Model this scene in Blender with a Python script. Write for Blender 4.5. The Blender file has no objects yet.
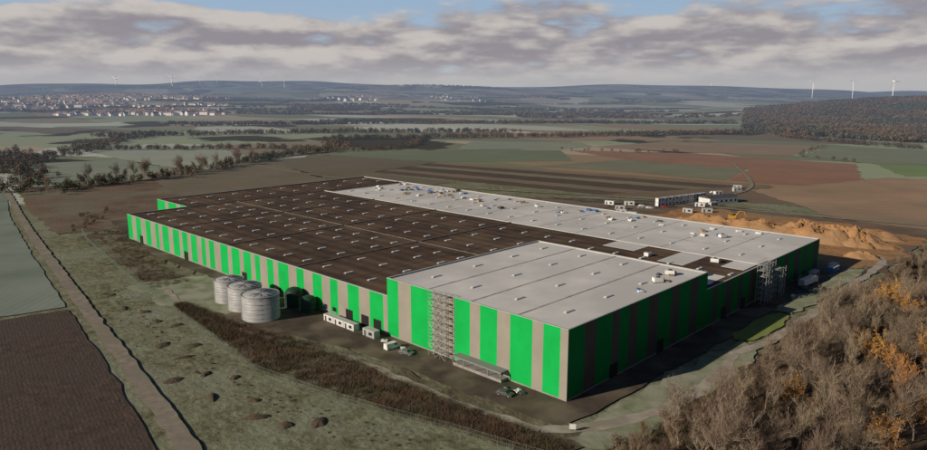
import bpy, math, random, bmesh
import numpy as np
from mathutils import Vector, Matrix, noise
random.seed(7)
RNG=np.random.default_rng(11)
scene=bpy.context.scene
COL=scene.collection
CAM=(88.41,-126.03,72.09); YAW=.7695; PITCH=.1915
FW=(-math.sin(YAW),math.cos(YAW)); RT=(math.cos(YAW),math.sin(YAW))
def site(r,d):
    return (CAM[0]+d*FW[0]+r*RT[0], CAM[1]+d*FW[1]+r*RT[1])
def bearing(k,d):      # k = tangent of the bearing off the main axis, d = distance ahead
    return site(k*d,d)
def sstep(a,b,x):
    t=min(1,max(0,(x-a)/(b-a))); return t*t*(3-2*t)
# ------------------------------------------------------------------ terrain height
BUMPS=[]
def addb(k,d,A,sr,sd):
    x,y=bearing(k,d); BUMPS.append((x,y,A,sr,sd))
addb(-.50,3300,46,1000,800)      # town hill
addb(.66,1720,34,260,420)        # wooded hill
addb(.94,1800,44,450,420)
addb(-.62,8200,135,2600,1000)
addb(-.25,8800,100,1700,900)
addb(.38,7600,45,800,900)
addb(.05,9800,60,2500,900)
addb(.62,8000,60,1800,900)
addb(.15,4300,-18,1800,900)
addb(-.02,3000,26,420,160)
addb(.16,3900,44,800,220)
addb(-.20,4600,60,1000,260)
addb(-.02,5700,72,1200,300)
addb(.30,5200,56,900,300)
addb(-.45,5600,92,1500,350)
addb(.12,7200,80,1400,400)
addb(.42,3300,32,500,200)
def hgt(x,y):
    d=math.hypot(x,y)
    m=sstep(950,2400,d)
    if m<=0: return 0.0
    z=0
    for bx,by,A,sr,sd in BUMPS:
        dx=x-bx; dy=y-by
        r=dx*RT[0]+dy*RT[1]; f=dx*FW[0]+dy*FW[1]
        q=(r/sr)**2+(f/sd)**2
        if q<18: z+=A*math.exp(-.5*q)
    m2=sstep(1500,9000,d)
    z+=noise.noise(Vector((x/900,y/900,3.1)))*(8+22*m2)+noise.noise(Vector((x/2600,y/2600,9.1)))*(4+34*m2)
    return z*m
# ------------------------------------------------------------------ materials
def haze_group():
    g=bpy.data.node_groups.new("haze","ShaderNodeTree")
    g.interface.new_socket("Shader",in_out='INPUT',socket_type='NodeSocketShader')
    g.interface.new_socket("Shader",in_out='OUTPUT',socket_type='NodeSocketShader')
    n=g.nodes; l=g.links
    i=n.new('NodeGroupInput'); o=n.new('NodeGroupOutput')
    geo=n.new('ShaderNodeNewGeometry'); ln=n.new('ShaderNodeVectorMath'); ln.operation='LENGTH'
    l.new(geo.outputs['Position'],ln.inputs[0])
    def mth(op,a,b=None,clamp=False):
        m=n.new('ShaderNodeMath'); m.operation=op
        for k,v in enumerate((a,b)):
            if v is None: continue
            if isinstance(v,(int,float)): m.inputs[k].default_value=v
            else: l.new(v,m.inputs[k])
        return m.outputs[0]
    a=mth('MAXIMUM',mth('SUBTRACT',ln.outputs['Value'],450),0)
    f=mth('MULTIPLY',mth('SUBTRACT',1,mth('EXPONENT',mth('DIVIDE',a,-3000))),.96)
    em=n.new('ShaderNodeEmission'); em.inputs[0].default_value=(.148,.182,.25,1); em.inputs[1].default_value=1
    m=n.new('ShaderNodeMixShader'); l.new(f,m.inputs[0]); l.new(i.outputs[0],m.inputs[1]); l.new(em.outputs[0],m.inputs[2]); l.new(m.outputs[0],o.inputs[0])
    return g
HAZE=haze_group()
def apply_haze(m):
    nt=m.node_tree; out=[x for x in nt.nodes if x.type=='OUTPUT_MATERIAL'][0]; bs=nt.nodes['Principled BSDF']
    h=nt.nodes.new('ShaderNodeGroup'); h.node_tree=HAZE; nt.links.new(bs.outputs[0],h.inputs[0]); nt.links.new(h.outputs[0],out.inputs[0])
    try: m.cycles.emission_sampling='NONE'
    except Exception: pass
def c4(c): return (c[0],c[1],c[2],1)
def M(name,c1,c2=None,scale=.2,rough=.85,metal=0,haze=False,bump=0,bscale=2.,detail=6,ramp=(.35,.65),c3=None,s3=.02,
      furrow=None,rnd=0.,spec=.2,rand_scale=None,corr=None,distort=1.2):
    m=bpy.data.materials.new(name); m.use_nodes=True
    nt=m.node_tree; n=nt.nodes; l=nt.links
    bs=n['Principled BSDF']; bs.inputs['Roughness'].default_value=rough; bs.inputs['Metallic'].default_value=metal
    bs.inputs['Specular IOR Level'].default_value=spec
    tc=n.new('ShaderNodeTexCoord'); co=tc.outputs['Object']
    if c2 is None: c2=tuple(v*.85 for v in c1)
    nz=n.new('ShaderNodeTexNoise'); nz.inputs['Scale'].default_value=scale; nz.inputs['Detail'].default_value=detail; nz.inputs['Roughness'].default_value=.62
    l.new(co,nz.inputs['Vector'])
    r=n.new('ShaderNodeMapRange'); r.inputs[1].default_value=ramp[0]; r.inputs[2].default_value=ramp[1]; l.new(nz.outputs['Fac'],r.inputs[0])
    mx=n.new('ShaderNodeMix'); mx.data_type='RGBA'; mx.inputs[6].default_value=c4(c1); mx.inputs[7].default_value=c4(c2); l.new(r.outputs[0],mx.inputs[0])
    out=mx.outputs[2]
    if c3 is not None:
        nz2=n.new('ShaderNodeTexNoise'); nz2.inputs['Scale'].default_value=s3; nz2.inputs['Detail'].default_value=7; l.new(co,nz2.inputs['Vector'])
        r2=n.new('ShaderNodeMapRange'); r2.inputs[1].default_value=.45; r2.inputs[2].default_value=.62; l.new(nz2.outputs['Fac'],r2.inputs[0])
        m2=n.new('ShaderNodeMix'); m2.data_type='RGBA'; l.new(r2.outputs[0],m2.inputs[0]); l.new(out,m2.inputs[6]); m2.inputs[7].default_value=c4(c3); out=m2.outputs[2]
    if furrow:
        ang,period,amt=furrow
        mp=n.new('ShaderNodeMapping'); mp.inputs['Rotation'].default_value=(0,0,ang); l.new(co,mp.inputs['Vector'])
        w=n.new('ShaderNodeTexWave'); w.inputs['Scale'].default_value=.314/period*1.0; w.inputs['Distortion'].default_value=distort; w.inputs['Detail'].default_value=3; w.inputs['Detail Scale'].default_value=.6
        l.new(mp.outputs[0],w.inputs['Vector'])
        m3=n.new('ShaderNodeMix'); m3.data_type='RGBA'; m3.blend_type='MULTIPLY'; 
        mm=n.new('ShaderNodeMath'); mm.operation='MULTIPLY'; mm.inputs[1].default_value=amt; l.new(w.outputs['Fac'],mm.inputs[0])
        l.new(mm.outputs[0],m3.inputs[0]); l.new(out,m3.inputs[6]); m3.inputs[7].default_value=(.35,.35,.35,1); out=m3.outputs[2]
    if rnd>0:
        oi=n.new('ShaderNodeObjectInfo')
        if rand_scale:
            vo=n.new('ShaderNodeTexVoronoi'); vo.inputs['Scale'].default_value=rand_scale; l.new(co,vo.inputs['Vector'])
            sp=n.new('ShaderNodeSeparateColor'); l.new(vo.outputs['Color'],sp.inputs[0]); src=sp.outputs[0]
        else: src=oi.outputs['Random']
        mr=n.new('ShaderNodeMapRange'); mr.inputs[3].default_value=1-rnd; mr.inputs[4].default_value=1+rnd; l.new(src,mr.inputs[0])
        hs=n.new('ShaderNodeHueSaturation'); l.new(mr.outputs[0],hs.inputs['Value']); l.new(out,hs.inputs['Color'])
        mr2=n.new('ShaderNodeMapRange'); mr2.inputs[3].default_value=.5-.03*min(1,rnd*2); mr2.inputs[4].default_value=.5+.02; l.new(src,mr2.inputs[0]); l.new(mr2.outputs[0],hs.inputs['Hue'])
        out=hs.outputs[0]
    l.new(out,bs.inputs['Base Color'])
    if corr:
        ax,per,st=corr
        w=n.new('ShaderNodeTexWave'); w.bands_direction=ax; w.inputs['Scale'].default_value=.314/per; l.new(co,w.inputs['Vector'])
        bp=n.new('ShaderNodeBump'); bp.inputs['Strength'].default_value=st; bp.inputs['Distance'].default_value=.03; l.new(w.outputs['Fac'],bp.inputs['Height']); l.new(bp.outputs[0],bs.inputs['Normal'])
    elif bump>0:
        nb=n.new('ShaderNodeTexNoise'); nb.inputs['Scale'].default_value=bscale; nb.inputs['Detail'].default_value=6; l.new(co,nb.inputs['Vector'])
        bp=n.new('ShaderNodeBump'); bp.inputs['Strength'].default_value=.8; bp.inputs['Distance'].default_value=bump; l.new(nb.outputs['Fac'],bp.inputs['Height']); l.new(bp.outputs[0],bs.inputs['Normal'])
    if haze: apply_haze(m)
    return m
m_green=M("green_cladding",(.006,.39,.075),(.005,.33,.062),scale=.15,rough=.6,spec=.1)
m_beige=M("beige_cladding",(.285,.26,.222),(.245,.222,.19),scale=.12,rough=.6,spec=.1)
m_green_shade=M("green_cladding_shade",(.004,.17,.04),(.004,.145,.034),scale=.15,rough=.8,spec=.05)  # darker copy of the front green: side wall's shade put into the colour
m_beige_shade=M("beige_cladding_shade",(.085,.077,.068),(.07,.063,.057),scale=.12,rough=.8,spec=.05)  # front beige darkened likewise, shade painted into the base colour
m_concrete=M("concrete",(.28,.27,.25),(.2,.19,.17),scale=.8,bump=.01)
m_white_roof=M("pale_roof_membrane",(.64,.62,.595),(.52,.505,.485),scale=.08,rough=.7,c3=(.49,.475,.46),s3=.03)
m_brown_roof=M("brown_planted_roof",(.10,.064,.043),(.052,.034,.025),scale=.14,rough=.95,bump=.04,bscale=3,c3=(.125,.083,.053),s3=.05,furrow=(math.pi/2,6.2,.5),distort=.6)
m_trim=M("grey_trim",(.42,.42,.41),rough=.5)
m_dktrim=M("dark_trim",(.08,.08,.085),rough=.5)
m_midtrim=M("mid_grey_trim",(.22,.22,.215),rough=.6)
m_seam=M("roof_seam",(.19,.16,.135),(.10,.085,.07),scale=.4)
m_seamw=M("roof_seam_grey",(.22,.21,.20),(.40,.39,.375),scale=.3)
m_sky_l=M("skylight_dome",(.66,.67,.68),rough=.35,spec=.4)
m_steel=M("galvanised_steel",(.42,.42,.415),(.32,.32,.32),scale=.35,rough=.5,metal=.35,corr=('Z',.9,.5))
m_steelp=M("galvanised_pole",(.40,.40,.39),rough=.5,metal=.2)
m_tankroof=M("tank_roof",(.36,.365,.37),(.23,.235,.25),scale=.6,rough=.6,metal=.2)
m_dark=M("dark_opening",(.015,.015,.016),rough=.6)
m_dkgreen=M("dark_green_steel",(.018,.05,.03),rough=.5)
m_glass=M("window_glass",(.02,.025,.03),rough=.1,spec=.6)
m_white=M("white_paint",(.70,.69,.67),(.56,.55,.53),scale=.6,rough=.5)
m_blue=M("blue_wrap",(.05,.16,.38),rough=.5)
m_yellow=M("yellow_paint",(.50,.27,.03),rough=.5)
m_red=M("red_paint",(.35,.04,.03),rough=.4)
m_rubber=M("rubber",(.02,.02,.02),rough=.9)
m_carA=M("car_paint",(.25,.26,.28),rough=.35,rnd=.6,spec=.4)
m_wood=M("timber",(.30,.22,.13),rough=.85)
m_deck=M("steel_deck",(.26,.26,.25),rough=.7)
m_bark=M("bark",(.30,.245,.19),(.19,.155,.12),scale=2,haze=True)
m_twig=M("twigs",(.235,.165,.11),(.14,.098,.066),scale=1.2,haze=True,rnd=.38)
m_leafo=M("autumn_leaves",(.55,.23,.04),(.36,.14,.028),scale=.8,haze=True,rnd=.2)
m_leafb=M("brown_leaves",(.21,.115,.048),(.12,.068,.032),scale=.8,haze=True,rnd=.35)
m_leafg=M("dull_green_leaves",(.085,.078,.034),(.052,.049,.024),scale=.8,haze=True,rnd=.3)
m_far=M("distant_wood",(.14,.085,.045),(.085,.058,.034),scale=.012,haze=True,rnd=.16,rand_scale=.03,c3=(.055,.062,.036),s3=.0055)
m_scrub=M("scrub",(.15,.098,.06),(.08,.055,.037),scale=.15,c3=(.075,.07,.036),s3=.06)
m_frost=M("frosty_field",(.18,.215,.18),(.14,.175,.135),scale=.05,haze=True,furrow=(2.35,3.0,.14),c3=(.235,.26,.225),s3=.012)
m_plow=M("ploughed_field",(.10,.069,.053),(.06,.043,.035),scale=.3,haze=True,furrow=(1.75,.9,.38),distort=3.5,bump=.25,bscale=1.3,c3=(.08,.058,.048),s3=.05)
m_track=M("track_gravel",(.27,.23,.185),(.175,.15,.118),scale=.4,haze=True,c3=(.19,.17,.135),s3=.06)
m_earth=M("brown_earth",(.165,.11,.075),(.10,.072,.052),scale=.06,haze=True,bump=.3,bscale=.5,c3=(.15,.14,.095),s3=.02)
m_apron=M("wet_gravel",(.085,.065,.05),(.048,.038,.032),scale=.15,c3=(.145,.115,.085),s3=.08)
m_bank=M("rough_bank",(.13,.10,.066),(.075,.06,.042),scale=.22,bump=.5,bscale=.8,c3=(.18,.175,.115),s3=.07)
m_palegrass=M("pale_grass",(.25,.265,.18),(.145,.165,.095),scale=.2,c3=(.29,.29,.23),s3=.12,bump=.1,bscale=1)
m_lawn=M("lawn",(.20,.26,.055),(.15,.195,.045),scale=.3,c3=(.19,.21,.08),s3=.15)
m_path=M("gravel_path",(.38,.35,.30),(.28,.25,.205),scale=.35,c3=(.25,.22,.175),s3=.12)
m_leaflit=M("leaf_litter",(.085,.057,.036),(.05,.036,.025),scale=.3,bump=.2,bscale=1)
m_orange=M("orange_soil",(.38,.205,.095),(.22,.122,.06),scale=.12,haze=True,bump=.6,bscale=.6,c3=(.27,.165,.088),s3=.04)
m_heap=M("dark_heap",(.10,.072,.05),(.06,.046,.034),scale=.8,bump=.2,bscale=1.5)
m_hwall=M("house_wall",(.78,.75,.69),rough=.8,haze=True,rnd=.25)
m_hroof=M("house_roof",(.22,.12,.09),rough=.8,haze=True,rnd=.5)
m_turb=M("turbine_white",(.75,.76,.78),rough=.5)
def field(name,c1,c2,ang=0.,per=4.,amt=.25,c3=None,s3=.01):
    return M(name,tuple(v*1.12 for v in c1),tuple(v*1.12 for v in c2),scale=.02,haze=True,furrow=(ang,per,amt),c3=c3,s3=s3,ramp=(.3,.7),detail=9)
# ------------------------------------------------------------------ mesh helpers
class MB:
    def __init__(s): s.v=[];s.f=[];s.m=[]
    def add(s,vs,fs,mi=0):
        b=len(s.v); s.v+= [tuple(v) for v in vs]; s.f+=[tuple(b+i for i in f) for f in fs]; s.m+=[mi]*len(fs)
    def box(s,x0,x1,y0,y1,z0,z1,mi=0):
        s.add([(x0,y0,z0),(x1,y0,z0),(x1,y1,z0),(x0,y1,z0),(x0,y0,z1),(x1,y0,z1),(x1,y1,z1),(x0,y1,z1)],
              [(0,3,2,1),(4,5,6,7),(0,1,5,4),(1,2,6,5),(2,3,7,6),(3,0,4,7)],mi)
    def prism(s,prof,x0,x1,mi=0):
        n=len(prof)
        vs=[(x0,a,b) for a,b in prof]+[(x1,a,b) for a,b in prof]
        fs=[tuple(range(n))[::-1],tuple(range(n,2*n))]+[(i,(i+1)%n,n+(i+1)%n,n+i) for i in range(n)]
        s.add(vs,fs,mi)
    def beam(s,p0,p1,r0,r1=None,sides=4,mi=0,caps=True):
        if r1 is None: r1=r0
        p0=Vector(p0);p1=Vector(p1);d=(p1-p0)
        if d.length<1e-6: return
        d.normalize(); a=d.orthogonal().normalized(); b=d.cross(a)
        vs=[]
        for p,r in((p0,r0),(p1,r1)):
            for i in range(sides):
                t=2*math.pi*(i+.5)/sides; vs.append(p+(a*math.cos(t)+b*math.sin(t))*r)
        fs=[(i,(i+1)%sides,sides+(i+1)%sides,sides+i) for i in range(sides)]
        if caps: fs+=[tuple(range(sides))[::-1],tuple(range(sides,2*sides))]
        s.add(vs,fs,mi)
    def lathe(s,prof,sides=32,mi=0,c=(0,0),cap=True):
        vs=[];n=len(prof)
        for r,z in prof:
            for i in range(sides):
                t=2*math.pi*i/sides; vs.append((c[0]+r*math.cos(t),c[1]+r*math.sin(t),z))
        fs=[]
        for k in range(n-1):
            for i in range(sides):
                j=(i+1)%sides; fs.append((k*sides+i,k*sides+j,(k+1)*sides+j,(k+1)*sides+i))
        if cap: fs.append(tuple(range((n-1)*sides,n*sides)))
        s.add(vs,fs,mi)
    def mesh(s,name,mats,smooth=False):
        me=bpy.data.meshes.new(name); me.from_pydata(s.v,[],s.f)
        for m in mats: me.materials.append(m)
        me.polygons.foreach_set('material_index',s.m)
        if smooth: me.polygons.foreach_set('use_smooth',[True]*len(s.f))
        me.update(); return me
def obj(name,me,parent=None,loc=(0,0,0),rot=0,**kw):
    o=bpy.data.objects.new(name,me); COL.objects.link(o); o.location=loc
    if rot: o.rotation_euler=(0,0,rot)
    if parent: o.parent=parent
    for k,v in kw.items(): o[k]=v
    return o
def tri_mesh(name,V,mats,mi=None):
    n=len(V); me=bpy.data.meshes.new(name)
    me.vertices.add(n*3); me.vertices.foreach_set('co',V.reshape(-1).astype(np.float32))
    me.loops.add(n*3); me.loops.foreach_set('vertex_index',np.arange(n*3,dtype=np.int32))
    me.polygons.add(n); me.polygons.foreach_set('loop_start',np.arange(0,n*3,3,dtype=np.int32))
    try: me.polygons.foreach_set('loop_total',np.full(n,3,dtype=np.int32))
    except Exception: pass
    for m in mats: me.materials.append(m)
    if mi is not None: me.polygons.foreach_set('material_index',mi.astype(np.int32))
    me.update(calc_edges=True); me.validate(); return me
class Proto:
    def __init__(s): s.parts=[]
    def part(s,name,me,par=-1,loc=(0,0,0)):
        s.parts.append((name,me,par,loc)); return len(s.parts)-1
    def spawn(s,name,loc,rot=0,scale=1.,**kw):
        e=obj(name,None,None,loc,rot,**kw); e.scale=(scale,)*3; e.empty_display_size=1
        os=[]
        for nm,me,par,l in s.parts:
            os.append(obj(nm,me,e if par<0 else os[par],l))
        return e
# ------------------------------------------------------------------ ground sheet
def build_ground():
    na=600; radii=[0.]+list(np.geomspace(25,900,60))+list(np.geomspace(940,10500,150))+list(np.geomspace(11000,26000,12))
    V=[(0,0,0)];F=[]
    for r in radii[1:]:
        for i in range(na):
            a=2*math.pi*i/na; x=r*math.cos(a);y=r*math.sin(a); V.append((x,y,hgt(x,y)))
    for i in range(na): F.append((0,1+i,1+(i+1)%na))
    for k in range(len(radii)-2):
        b=1+k*na;c=b+na
        for i in range(na):
            j=(i+1)%na; F.append((b+i,c+i,c+j,b+j))
    me=bpy.data.meshes.new("ground"); me.from_pydata(V,[],F); me.polygons.foreach_set('use_smooth',[True]*len(F))
    m=bpy.data.materials.new("ground"); m.use_nodes=True; nt=m.node_tree;n=nt.nodes;l=nt.links; bs=n['Principled BSDF']
    bs.inputs['Roughness'].default_value=1; bs.inputs['Specular IOR Level'].default_value=0
    geo=n.new('ShaderNodeNewGeometry'); pos=geo.outputs['Position']
    wn=n.new('ShaderNodeTexNoise'); wn.inputs['Scale'].default_value=.0016; wn.inputs['Detail'].default_value=2; l.new(pos,wn.inputs['Vector'])
    ws=n.new('ShaderNodeVectorMath'); ws.operation='SCALE'; ws.inputs['Scale'].default_value=420; l.new(wn.outputs['Color'],ws.inputs[0])
    wa=n.new('ShaderNodeVectorMath'); wa.operation='ADD'; l.new(pos,wa.inputs[0]); l.new(ws.outputs[0],wa.inputs[1])
    mp=n.new('ShaderNodeMapping'); mp.inputs['Rotation'].default_value=(0,0,.35); mp.inputs['Scale'].default_value=(1/330,1/130,0); l.new(wa.outputs[0],mp.inputs[0])
    vo=n.new('ShaderNodeTexVoronoi'); vo.voronoi_dimensions='2D'; vo.distance='CHEBYCHEV'; vo.inputs['Scale'].default_value=1; vo.inputs['Randomness'].default_value=.75; l.new(mp.outputs[0],vo.inputs['Vector'])
    sp=n.new('ShaderNodeSeparateColor'); l.new(vo.outputs['Color'],sp.inputs[0])
    cr=n.new('ShaderNodeValToRGB'); cr.color_ramp.interpolation='CONSTANT'; e=cr.color_ramp.elements
    cols=[(.20,.23,.15),(.27,.20,.135),(.40,.42,.35),(.18,.19,.125),(.37,.31,.235),(.27,.31,.21),(.165,.138,.105),(.46,.47,.41),(.25,.225,.155)]
    e[0].position=0;e[0].color=c4(cols[0]); e[1].position=1/9;e[1].color=c4(cols[1])
    for i in range(2,9):
        q=e.new(i/9); q.color=c4(cols[i])
    l.new(sp.outputs[0],cr.inputs[0])
    nz=n.new('ShaderNodeTexNoise'); nz.inputs['Scale'].default_value=.0035; nz.inputs['Detail'].default_value=8; l.new(pos,nz.inputs['Vector'])
    r=n.new('ShaderNodeMapRange'); r.inputs[1].default_value=.57; r.inputs[2].default_value=.585; l.new(nz.outputs['Fac'],r.inputs[0])
    mx=n.new('ShaderNodeMix'); mx.data_type='RGBA'; l.new(r.outputs[0],mx.inputs[0]); l.new(cr.outputs[0],mx.inputs[6]); mx.inputs[7].default_value=(.06,.052,.034,1)
    ln=n.new('ShaderNodeVectorMath'); ln.operation='LENGTH'; l.new(pos,ln.inputs[0])
    rr=n.new('ShaderNodeMapRange'); rr.inputs[1].default_value=420; rr.inputs[2].default_value=430; l.new(ln.outputs['Value'],rr.inputs[0])
    n2=n.new('ShaderNodeTexNoise'); n2.inputs['Scale'].default_value=.24; n2.inputs['Detail'].default_value=10; n2.inputs['Roughness'].default_value=.8; l.new(pos,n2.inputs['Vector'])
    r2=n.new('ShaderNodeMapRange'); r2.inputs[1].default_value=.37; r2.inputs[2].default_value=.60; l.new(n2.outputs['Fac'],r2.inputs[0])
    mm=n.new('ShaderNodeMix'); mm.data_type='RGBA'; l.new(r2.outputs[0],mm.inputs[0]); mm.inputs[6].default_value=(.078,.070,.042,1); mm.inputs[7].default_value=(.22,.228,.15,1)
    n3=n.new('ShaderNodeTexNoise'); n3.inputs['Scale'].default_value=.035; n3.inputs['Detail'].default_value=9; n3.inputs['Roughness'].default_value=.65; l.new(pos,n3.inputs['Vector'])
    r3=n.new('ShaderNodeMapRange'); r3.inputs[1].default_value=.45; r3.inputs[2].default_value=.60; r3.inputs[4].default_value=.6; l.new(n3.outputs['Fac'],r3.inputs[0])
    m4=n.new('ShaderNodeMix'); m4.data_type='RGBA'; l.new(r3.outputs[0],m4.inputs[0]); l.new(mm.outputs[2],m4.inputs[6]); m4.inputs[7].default_value=(.23,.245,.19,1)
    m5=n.new('ShaderNodeMix'); m5.data_type='RGBA'; l.new(rr.outputs[0],m5.inputs[0]); l.new(m4.outputs[2],m5.inputs[6]); l.new(mx.outputs[2],m5.inputs[7])
    l.new(m5.outputs[2],bs.inputs['Base Color'])
    nb=n.new('ShaderNodeTexNoise'); nb.inputs['Scale'].default_value=.7; nb.inputs['Detail'].default_value=6; l.new(pos,nb.inputs['Vector'])
    bp=n.new('ShaderNodeBump'); bp.inputs['Strength'].default_value=.7; bp.inputs['Distance'].default_value=.4; l.new(nb.outputs['Fac'],bp.inputs['Height']); l.new(bp.outputs[0],bs.inputs['Normal'])
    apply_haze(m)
    me.materials.append(m)
    obj("ground",me,kind="structure")
build_ground()
ZL=[.02]
def sheet(name,pts,mat,jit=.6,step=5.,z=None):
    if z is None: z=ZL[0]; ZL[0]+=.012
    P=[]
    n=len(pts)
    for i in range(n):
        a=Vector((pts[i][0],pts[i][1]));b=Vector((pts[(i+1)%n][0],pts[(i+1)%n][1]))
        L=(b-a).length; k=max(1,int(L/step)); nn=Vector((-(b-a).y,(b-a).x)).normalized()
        for j in range(k):
            p=a+(b-a)*j/k
            q=p+nn*(noise.noise(Vector((p.x*.13,p.y*.13,i*3.3)))*jit*2+noise.noise(Vector((p.x*.6,p.y*.6,i*1.3)))*jit*.7) if j else p
            P.append((q.x,q.y,z))
    me=bpy.data.meshes.new(name); me.from_pydata(P,[],[tuple(range(len(P)))]); me.materials.append(mat); me.update()
    if me.polygons[0].normal.z<0: me.flip_normals()
    return obj(name,me,kind="structure")
def ribbon(name,pts,w,mat,jit=.25,step=3.,z=None):
    if z is None: z=ZL[0]; ZL[0]+=.012
    ws=w if isinstance(w,(list,tuple)) else [w]*len(pts)
    C=[];W=[]
    n=len(pts)
    for i in range(n-1):
        p0=Vector(pts[max(0,i-1)]);p1=Vector(pts[i]);p2=Vector(pts[i+1]);p3=Vector(pts[min(n-1,i+2)])
        k=max(2,int((p2-p1).length/step))
        for j in range(k):
            t=j/k
            C.append(.5*((2*p1)+(-p0+p2)*t+(2*p0-5*p1+4*p2-p3)*t*t+(-p0+3*p1-3*p2+p3)*t**3)); W.append(ws[i]*(1-t)+ws[i+1]*t)
    C.append(Vector(pts[-1]));W.append(ws[-1])
    V=[]
    for i,c in enumerate(C):
        d=(C[min(i+1,len(C)-1)]-C[max(0,i-1)]).normalized(); nn=Vector((-d.y,d.x))
        for sgn in(-1,1):
            q=c+nn*sgn*(W[i]/2+noise.noise(Vector((c.x*.2,c.y*.2,sgn*5)))*jit*1.6); V.append((q.x,q.y,z))
    F=[(2*i,2*i+2,2*i+3,2*i+1) for i in range(len(C)-1)]
    me=bpy.data.meshes.new(name); me.from_pydata(V,[],F); me.materials.append(mat); me.update()
    if me.polygons[0].normal.z<0: me.flip_normals()
    return obj(name,me,kind="structure")
# ---- distant flat fields
A0=((-410,262),(-180,288)); A1=((-424,368),(-113,424))
def lerp2(a,b,t): return (a[0]+(b[0]-a[0])*t,a[1]+(b[1]-a[1])*t)
for i,(t0,t1,c1,c2) in enumerate([(0,.16,(.10,.07,.052),(.072,.053,.04)),(.16,.3,(.18,.145,.10),(.14,.115,.08)),(.3,.52,(.09,.064,.048),(.066,.049,.038)),(.52,.66,(.19,.17,.115),(.15,.135,.09)),(.66,.84,(.10,.07,.052),(.072,.053,.04)),(.84,1,(.20,.155,.105),(.16,.125,.085))]):
    a=lerp2(A0[0],A1[0],t0);b=lerp2(A0[0],A1[0],t1);c=lerp2(A0[1],A1[1],t1);d=lerp2(A0[1],A1[1],t0)
    sheet("field",[a,b,c,d],field("f_strip",c1,c2,.3,5,.3),jit=1.2)
FJ=dict(jit=2.2,step=6)
sheet("field",[(-178,290),(-113,424),(-60,340)],field("f_s2",(.17,.125,.085),(.13,.097,.068),.6,6,.3),**FJ)
sheet("field",[(-571,336),(-424,368),(-330,470),(-423,573),(-521,479)],field("f_green",(.15,.175,.11),(.12,.145,.088),.9,8,.25),**FJ)
sheet("field",[(-330,400),(-265,422),(-150,426),(-170,520),(-300,520)],field("f_olive",(.18,.18,.12),(.145,.145,.095),.4,7,.25),**FJ)
sheet("field",[(-300,522),(-168,522),(-148,428),(-50,440),(-110,640),(-290,640),(-410,575)],field("f_red",(.27,.15,.10),(.21,.115,.078),.5,7,.3),**FJ)
sheet("field",[(-52,560),(20,620),(-20,700),(-95,650)],field("f_bgreen",(.16,.225,.085),(.13,.185,.07),.5,7,.15),**FJ)
sheet("field",[(-105,660),(-30,700),(-60,860),(-200,880),(-180,690)],field("f_gr2",(.18,.20,.13),(.15,.17,.105),.5,7,.25),**FJ)
sheet("field",[(-290,650),(-190,690),(-210,860),(-400,800),(-420,640)],field("f_brn3",(.26,.19,.125),(.205,.15,.10),.5,7,.25),**FJ)
sheet("field",[(-520,490),(-430,585),(-420,640),(-480,700),(-600,600)],field("f_gr4",(.22,.24,.175),(.18,.205,.145),.5,7,.2),**FJ)
sheet("field",[(-113,384),(-60,336),(-37,310),(25,285),(80,420),(0,560),(-60,540),(-90,440)],field("f_tan",(.34,.23,.148),(.235,.165,.11),.75,5,.35,c3=(.24,.18,.12),s3=.006),**FJ)
sheet("field",[(-715,46),(-520,20),(-490,95),(-515,150),(-682,148)],field("f_l1",(.21,.235,.18),(.17,.195,.14),.2,7,.2),**FJ)
sheet("field",[(-500,105),(-320,60),(-300,180),(-560,250)],field("f_l2",(.17,.14,.10),(.13,.11,.08),.35,7,.3),**FJ)
sheet("field",[(-560,252),(-300,182),(-300,262),(-400,262),(-424,366),(-571,334)],field("f_l3",(.15,.125,.09),(.115,.10,.07),.35,7,.3),**FJ)
sheet("field",[(-860,165),(-690,150),(-520,158),(-580,250),(-800,300)],field("f_l4",(.29,.31,.25),(.24,.26,.205),.35,9,.2),**FJ)
sheet("field",[(-800,302),(-582,252),(-605,358),(-760,480)],field("f_l5",(.24,.195,.135),(.19,.16,.11),.35,9,.25),**FJ)
# ---- near surfaces
sheet("field",[(-515,6),(-380,-24),(-294,-38),(-203,-52),(-165,-58),(-240,-420),(-800,-260)],m_frost,jit=.5)
sheet("field",[(-161,-58.5),(-106,-66),(-71,-72),(-42,-77),(0,-84),(0,-330),(-236,-420)],m_plow,jit=.5)
sheet("field",[(-505,10),(-380,-12),(-300,-22),(-303,20),(-305,62),(-495,104)],m_earth,jit=1.5)
sheet("ground",[(-305,-14),(-240,-20),(-176,-28),(-165,-9),(-262,2),(-305,10)],m_bank,jit=2.5,step=2)
sheet("ground",[(-176,-33),(-140,-34),(-114,-30),(-120,-8),(-170,-5)],m_palegrass,jit=1.6,step=2)
sheet("ground",[(-140,-31),(-103,-36),(-69,-40),(-44,-36),(-23,-31),(-9,-27),(12,-24),(16,-10),(4,-8),(-30,-14),(-80,-16),(-115,-24)],m_bank,jit=1.2)
sheet("ground",[(-264,-7),(-150,-6),(-122,-8),(-118,-25),(-100,-24),(-60,-14),(-20,-13),(6,-11),(8,0),(9,175),(20,180),(20,300),(-120,300),(-310,182),(-320,10),(-270,4)],m_apron,jit=.8)
sheet("ground",[(-305,176),(10,176),(22,185),(24,300),(-60,300),(-140,260),(-250,230)],m_earth,jit=3)
sheet("ground",[(-115,205),(-40,190),(16,180),(22,268),(-30,290),(-105,280)],m_orange,jit=5)
sheet("ground",[(10,-14),(19,-13),(22,10),(23,40),(19,66),(12,70),(10.5,40)],m_palegrass,jit=1.8,step=2)
sheet("ground",[(8.5,104),(15,104),(17,160),(15,190),(9,178)],m_palegrass,jit=1.2,step=2)
sheet("lawn",[(8.6,72),(11,68),(14,70),(16.2,78),(16.6,92),(14.5,102),(11,104),(8.6,97)],m_lawn,jit=.5,step=2)
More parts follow.
